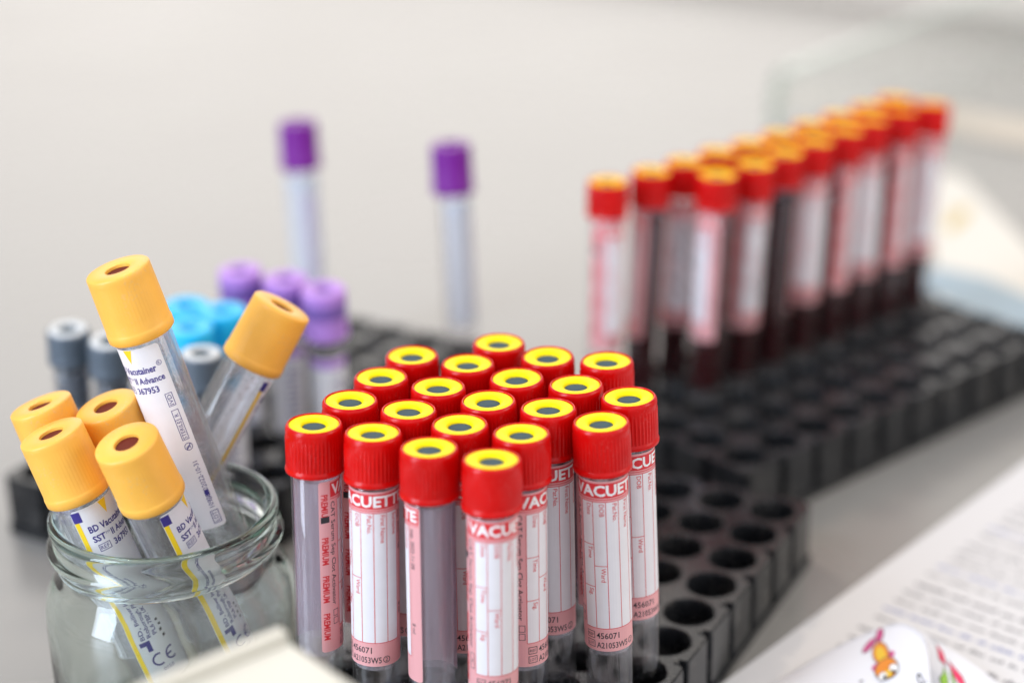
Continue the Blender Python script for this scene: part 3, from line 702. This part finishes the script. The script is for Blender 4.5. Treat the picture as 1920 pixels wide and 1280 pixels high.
def cat(P, n):
    o = []
    for k in range(len(P)-1):
        p0, p1, p2, p3 = P[max(0, k-1)], P[k], P[k+1], P[min(len(P)-1, k+2)]
        for i in range(n):
            t = i/n; o.append(.5*((2*p1)+(p2-p0)*t+(2*p0-5*p1+4*p2-p3)*t*t+(3*p1-p0-3*p2+p3)*t**3))
    return o+[P[-1]]
def strip_patch(name, T, B, art):
    """a bent paper strip: top edge T, bottom edge B resting on the table; art in (mm along the top edge, mm down)"""
    T, B = cat(T, 8), cat(B, 8); org = B[0].copy(); org.z = 0; L = [0]
    for p, q in zip(T, T[1:]): L.append(L[-1]+(q-p).length)
    def pos(s_, c, lift=0):
        s_ = max(0, min(L[-1]-1e-4, s_)); k = 0
        while L[k+1] < s_: k += 1
        fr = (s_-L[k])/(L[k+1]-L[k]); t_ = T[k].lerp(T[k+1], fr); b_ = B[k].lerp(B[k+1], fr); w_ = b_-t_
        f_ = max(0, min(1, c/w_.length)); p = t_+w_*f_
        p = p + Vector((0, -.25, .6)).normalized()*math.sin(math.pi*f_)*2.0
        n_ = (T[k+1]-T[k]).cross(w_).normalized(); n_ = n_ if n_.dot(Vector((0, 0, CH))-p) > 0 else -n_
        return p-org+n_*lift
    t = empty(name, org); bm = bmesh.new(); m = 10
    lay = [[[bm.verts.new(pos(L[k], (B[k]-T[k]).length*c/m, -th)) for c in range(m+1)] for k in range(len(L))] for th in (0, .3)]
    n = len(L)
    for g, fl in ((lay[0], 0), (lay[1], 1)):
        for k in range(n-1):
            for c in range(m):
                f = (g[k][c], g[k][c+1], g[k+1][c+1], g[k+1][c]); bm.faces.new(f if not fl else f[::-1])
    rim = [(k, 0) for k in range(n)]+[(n-1, c) for c in range(1, m+1)]+[(k, m) for k in range(n-2, -1, -1)]+[(0, c) for c in range(m-1, 0, -1)]
    for (a, b), (c, d) in zip(rim, rim[1:]+rim[:1]): bm.faces.new((lay[0][a][b], lay[0][c][d], lay[1][c][d], lay[1][a][b]))
    bmesh.ops.recalc_face_normals(bm, faces=bm.faces); link('strip_sheet', bm, 'tape', t, 60)
    F = Flat(); art(F, L[-1]); F.bm.verts.ensure_lookup_table()
    for v in F.bm.verts:
        if v.co.y < -1.3: v.co.y = -5+(v.co.y+5)*1.42
    F.cut(1.2); F.cut(1.2, 1)
    for v in F.bm.verts: v.co = pos(v.co.x, -v.co.y, .06+.035*v.co.z)
    link('printed_pattern', F.bm, PM, t)
    return t
def art_a(F, L):
    for k in range(int(L/1.0)): F.rect(k*1.0, -1.0, k*1.0+.45, -.25, 8, 1)
    fish(F, AX-1, -13.0, math.radians(24), 1.02)
    F.ringm(AX+9.5, -14.0, 1.35, .5, 3, 1); F.rect(AX+11.6, -13.2, AX+12.4, -12.8, 3, 1); F.rect(AX+9.0, -18.2, AX+10.2, -17.7, 3, 1); F.ringm(AX-8.8, -18.5, 1.0, .4, 3, 1); F.rect(AX-8, -16.4, AX-6.8, -16, 3, 1)
def art_b(F, L):
    x, y = BX, -2.5
    def P(*pp): return [(x+a, y+b) for a, b in pp]
    F.poly(P((-2.6, 1.8), (.3, -.2), (.1, -.5)), 3, 1)
    F.poly(P((0, 0), (1.0, -4.9), (4.0, -5.6), (2.6, -1.9)), 3, 1); F.poly(P((.3, -.4), (1.3, -4.6), (3.6, -5.2), (2.5, -2.1)), 5, 2)
    F.poly(P((4.1, -3.2), (6.2, -7.4), (12.6, -11.0), (9.6, -5.6)), 3, 1); F.poly(P((4.4, -3.6), (6.5, -7.2), (12.0, -10.6), (9.3, -5.8)), 5, 2)
    F.poly(P((2.6, -5.8), (4.2, -8.6), (4.6, -12), (1.6, -12.6), (.8, -10.2), (2.2, -8.4)), 3, 1); F.poly(P((2.7, -6.4), (3.9, -8.7), (4.2, -11.7), (1.9, -12.2), (1.2, -10.2), (2.5, -8.4)), 6, 2)
    F.poly(P((4.6, -5.4), (6.4, -8), (8.6, -11.8), (6.2, -10.6), (5.2, -8)), 3, 1); F.poly(P((4.8, -6), (6.2, -8.2), (8.0, -11.2), (6.4, -10.3), (5.4, -8)), 6, 2)
MT['tapedot'] = pbr('tape_perforation', (.45, .47, .55), .6); PM = PM+('tapedot',)
Ta = [at(1440,1284,1), at(1480,1262,2.5), at(1555,1219,8), at(1630,1184,14), at(1685,1168,18), at(1718,1180,18.5), at(1737,1205,17), at(1742,1232,12)]
Ba = [at(1405,1345,.5), at(1440,1365,.5), at(1520,1395,.5), at(1600,1410,.5), at(1680,1412,.5), at(1728,1400,.5), at(1750,1385,.5), at(1748,1350,.5)]
AX = 42.5; BX = 13.0
tA = strip_patch('sticker_strip', Ta, Ba, art_a)
tA['label'] = 'curled white sticker strip printed with a small orange fish'; tA['category'] = 'sticker strip'
Tb = [at(1690,1172,10), at(1722,1182,11), at(1760,1202,10.5), at(1830,1248,8), at(1900,1300,4), at(1950,1345,1.5)]
Bb = [at(1690,1330,.6), at(1722,1350,.6), at(1760,1370,.6), at(1830,1400,.6), at(1890,1410,.6), at(1930,1410,.6)]
tB = strip_patch('sticker_strip', Tb, Bb, art_b)
tB['label'] = 'white sticker strip with a pink and green drawing, right of the fish'; tB['category'] = 'sticker strip'

# leaflet behind the right hand rack
pts = [at(1735, 322, 3), at(1800, 326, 3), at(2010, 545, 3), at(2040, 720, 3), at(1760, 560, 3)]
t = empty('leaflet', (230, 880, 0))
def flat_prism(P, z0, z1, mat, name, parent, off=Vector((230, 880, 0))):
    bm = bmesh.new(); lo = [bm.verts.new((p.x-off.x, p.y-off.y, z0)) for p in P]; hi = [bm.verts.new((p.x-off.x, p.y-off.y, z1)) for p in P]
    bm.faces.new(hi); bm.faces.new(lo[::-1]); n = len(P)
    for i in range(n): bm.faces.new((lo[i], lo[(i+1) % n], hi[(i+1) % n], hi[i]))
    bmesh.ops.recalc_face_normals(bm, faces=bm.faces); return link(name, bm, mat, parent)
flat_prism(pts, .1, 3, 'cream', 'pages', t)
flat_prism([at(1700, 520, 3), at(1755, 500, 3), at(1850, 520, 3), at(2030, 600, 3), at(2036, 700, 3), at(1765, 558, 3)], 3.02, 3.2, 'lblue', 'blue_band', t)
flat_prism([at(1768, 425, 3), at(1790, 392, 3), at(1822, 388, 3), at(1812, 412, 3), at(1785, 436, 3)], 3.02, 3.2, 'ochre', 'yellow_mark', t)
tag(t, 'pale leaflet with a blue lower edge and yellow mark behind the right rack', 'leaflet')
o = flat_prism([at(1690, 182, 3), at(1780, 203, 3), at(2030, 244, 3), at(2030, 290, 3), at(1780, 242, 3), at(1690, 222, 3)], .1, 3, 'strip', 'plastic_strip', None, Vector((300, 1080, 0)))
o.location = Vector((300, 1080, 0))*S
tag(o, 'blurred beige strip lying on the table far behind the right rack', 'strip')
# upright clear pane with a rounded corner
p0, p1 = at(1462, 140, 64), at(2050, -88, 64); dd = Vector((p1.x-p0.x, p1.y-p0.y)); Lp = dd.length
bm = bmesh.new(); P = [(0, .1)]+[(12-12*math.cos(math.radians(a)), 52+12*math.sin(math.radians(a))) for a in range(0, 91, 15)]+[(Lp-12+12*math.sin(math.radians(a)), 52+12*math.cos(math.radians(a))) for a in range(0, 91, 15)]+[(Lp, .1)]
fa = [bm.verts.new((x, 0, z)) for x, z in P]; fb = [bm.verts.new((x, 5, z)) for x, z in P]; n = len(P)
bm.faces.new(fa); bm.faces.new(fb[::-1])
for i in range(n): bm.faces.new((fa[i], fa[(i+1) % n], fb[(i+1) % n], fb[i]))
bmesh.ops.recalc_face_normals(bm, faces=bm.faces)
o = link('acrylic_divider', bm, 'pane'); o.location = Vector((p0.x, p0.y, 0))*S; o.rotation_euler = (0, 0, math.atan2(dd.y, dd.x))
bm = bmesh.new(); c_ = Vector((Lp/2, 30)); Q = [(Vector(q)-c_) for q in P[1:-1]]; Q = [Vector((0, .3))-c_]+Q+[Vector((Lp, .3))-c_]
def ringp(q, ins, y_): 
    k_ = Vector((q.x*(1-ins/(Lp/2)), q.y*(1-ins/34) if q.y > 0 else q.y))+c_; return bm.verts.new((k_.x, y_, k_.y))
R_ = [[ringp(q, i_, y_) for i_, y_ in ((-.6, -.6), (-.6, 5.6), (1.8, 5.6), (1.8, -.6))] for q in Q]
for a, b in zip(R_, R_[1:]):
    for i in range(4): bm.faces.new((a[i], a[(i+1) % 4], b[(i+1) % 4], b[i]))
bm.faces.new(R_[0]); bm.faces.new(R_[-1][::-1]); bmesh.ops.recalc_face_normals(bm, faces=bm.faces); link('polished_edge', bm, 'edge', o)
tag(o, 'upright clear glass pane with a rounded corner behind the blood filled tubes', 'glass pane')
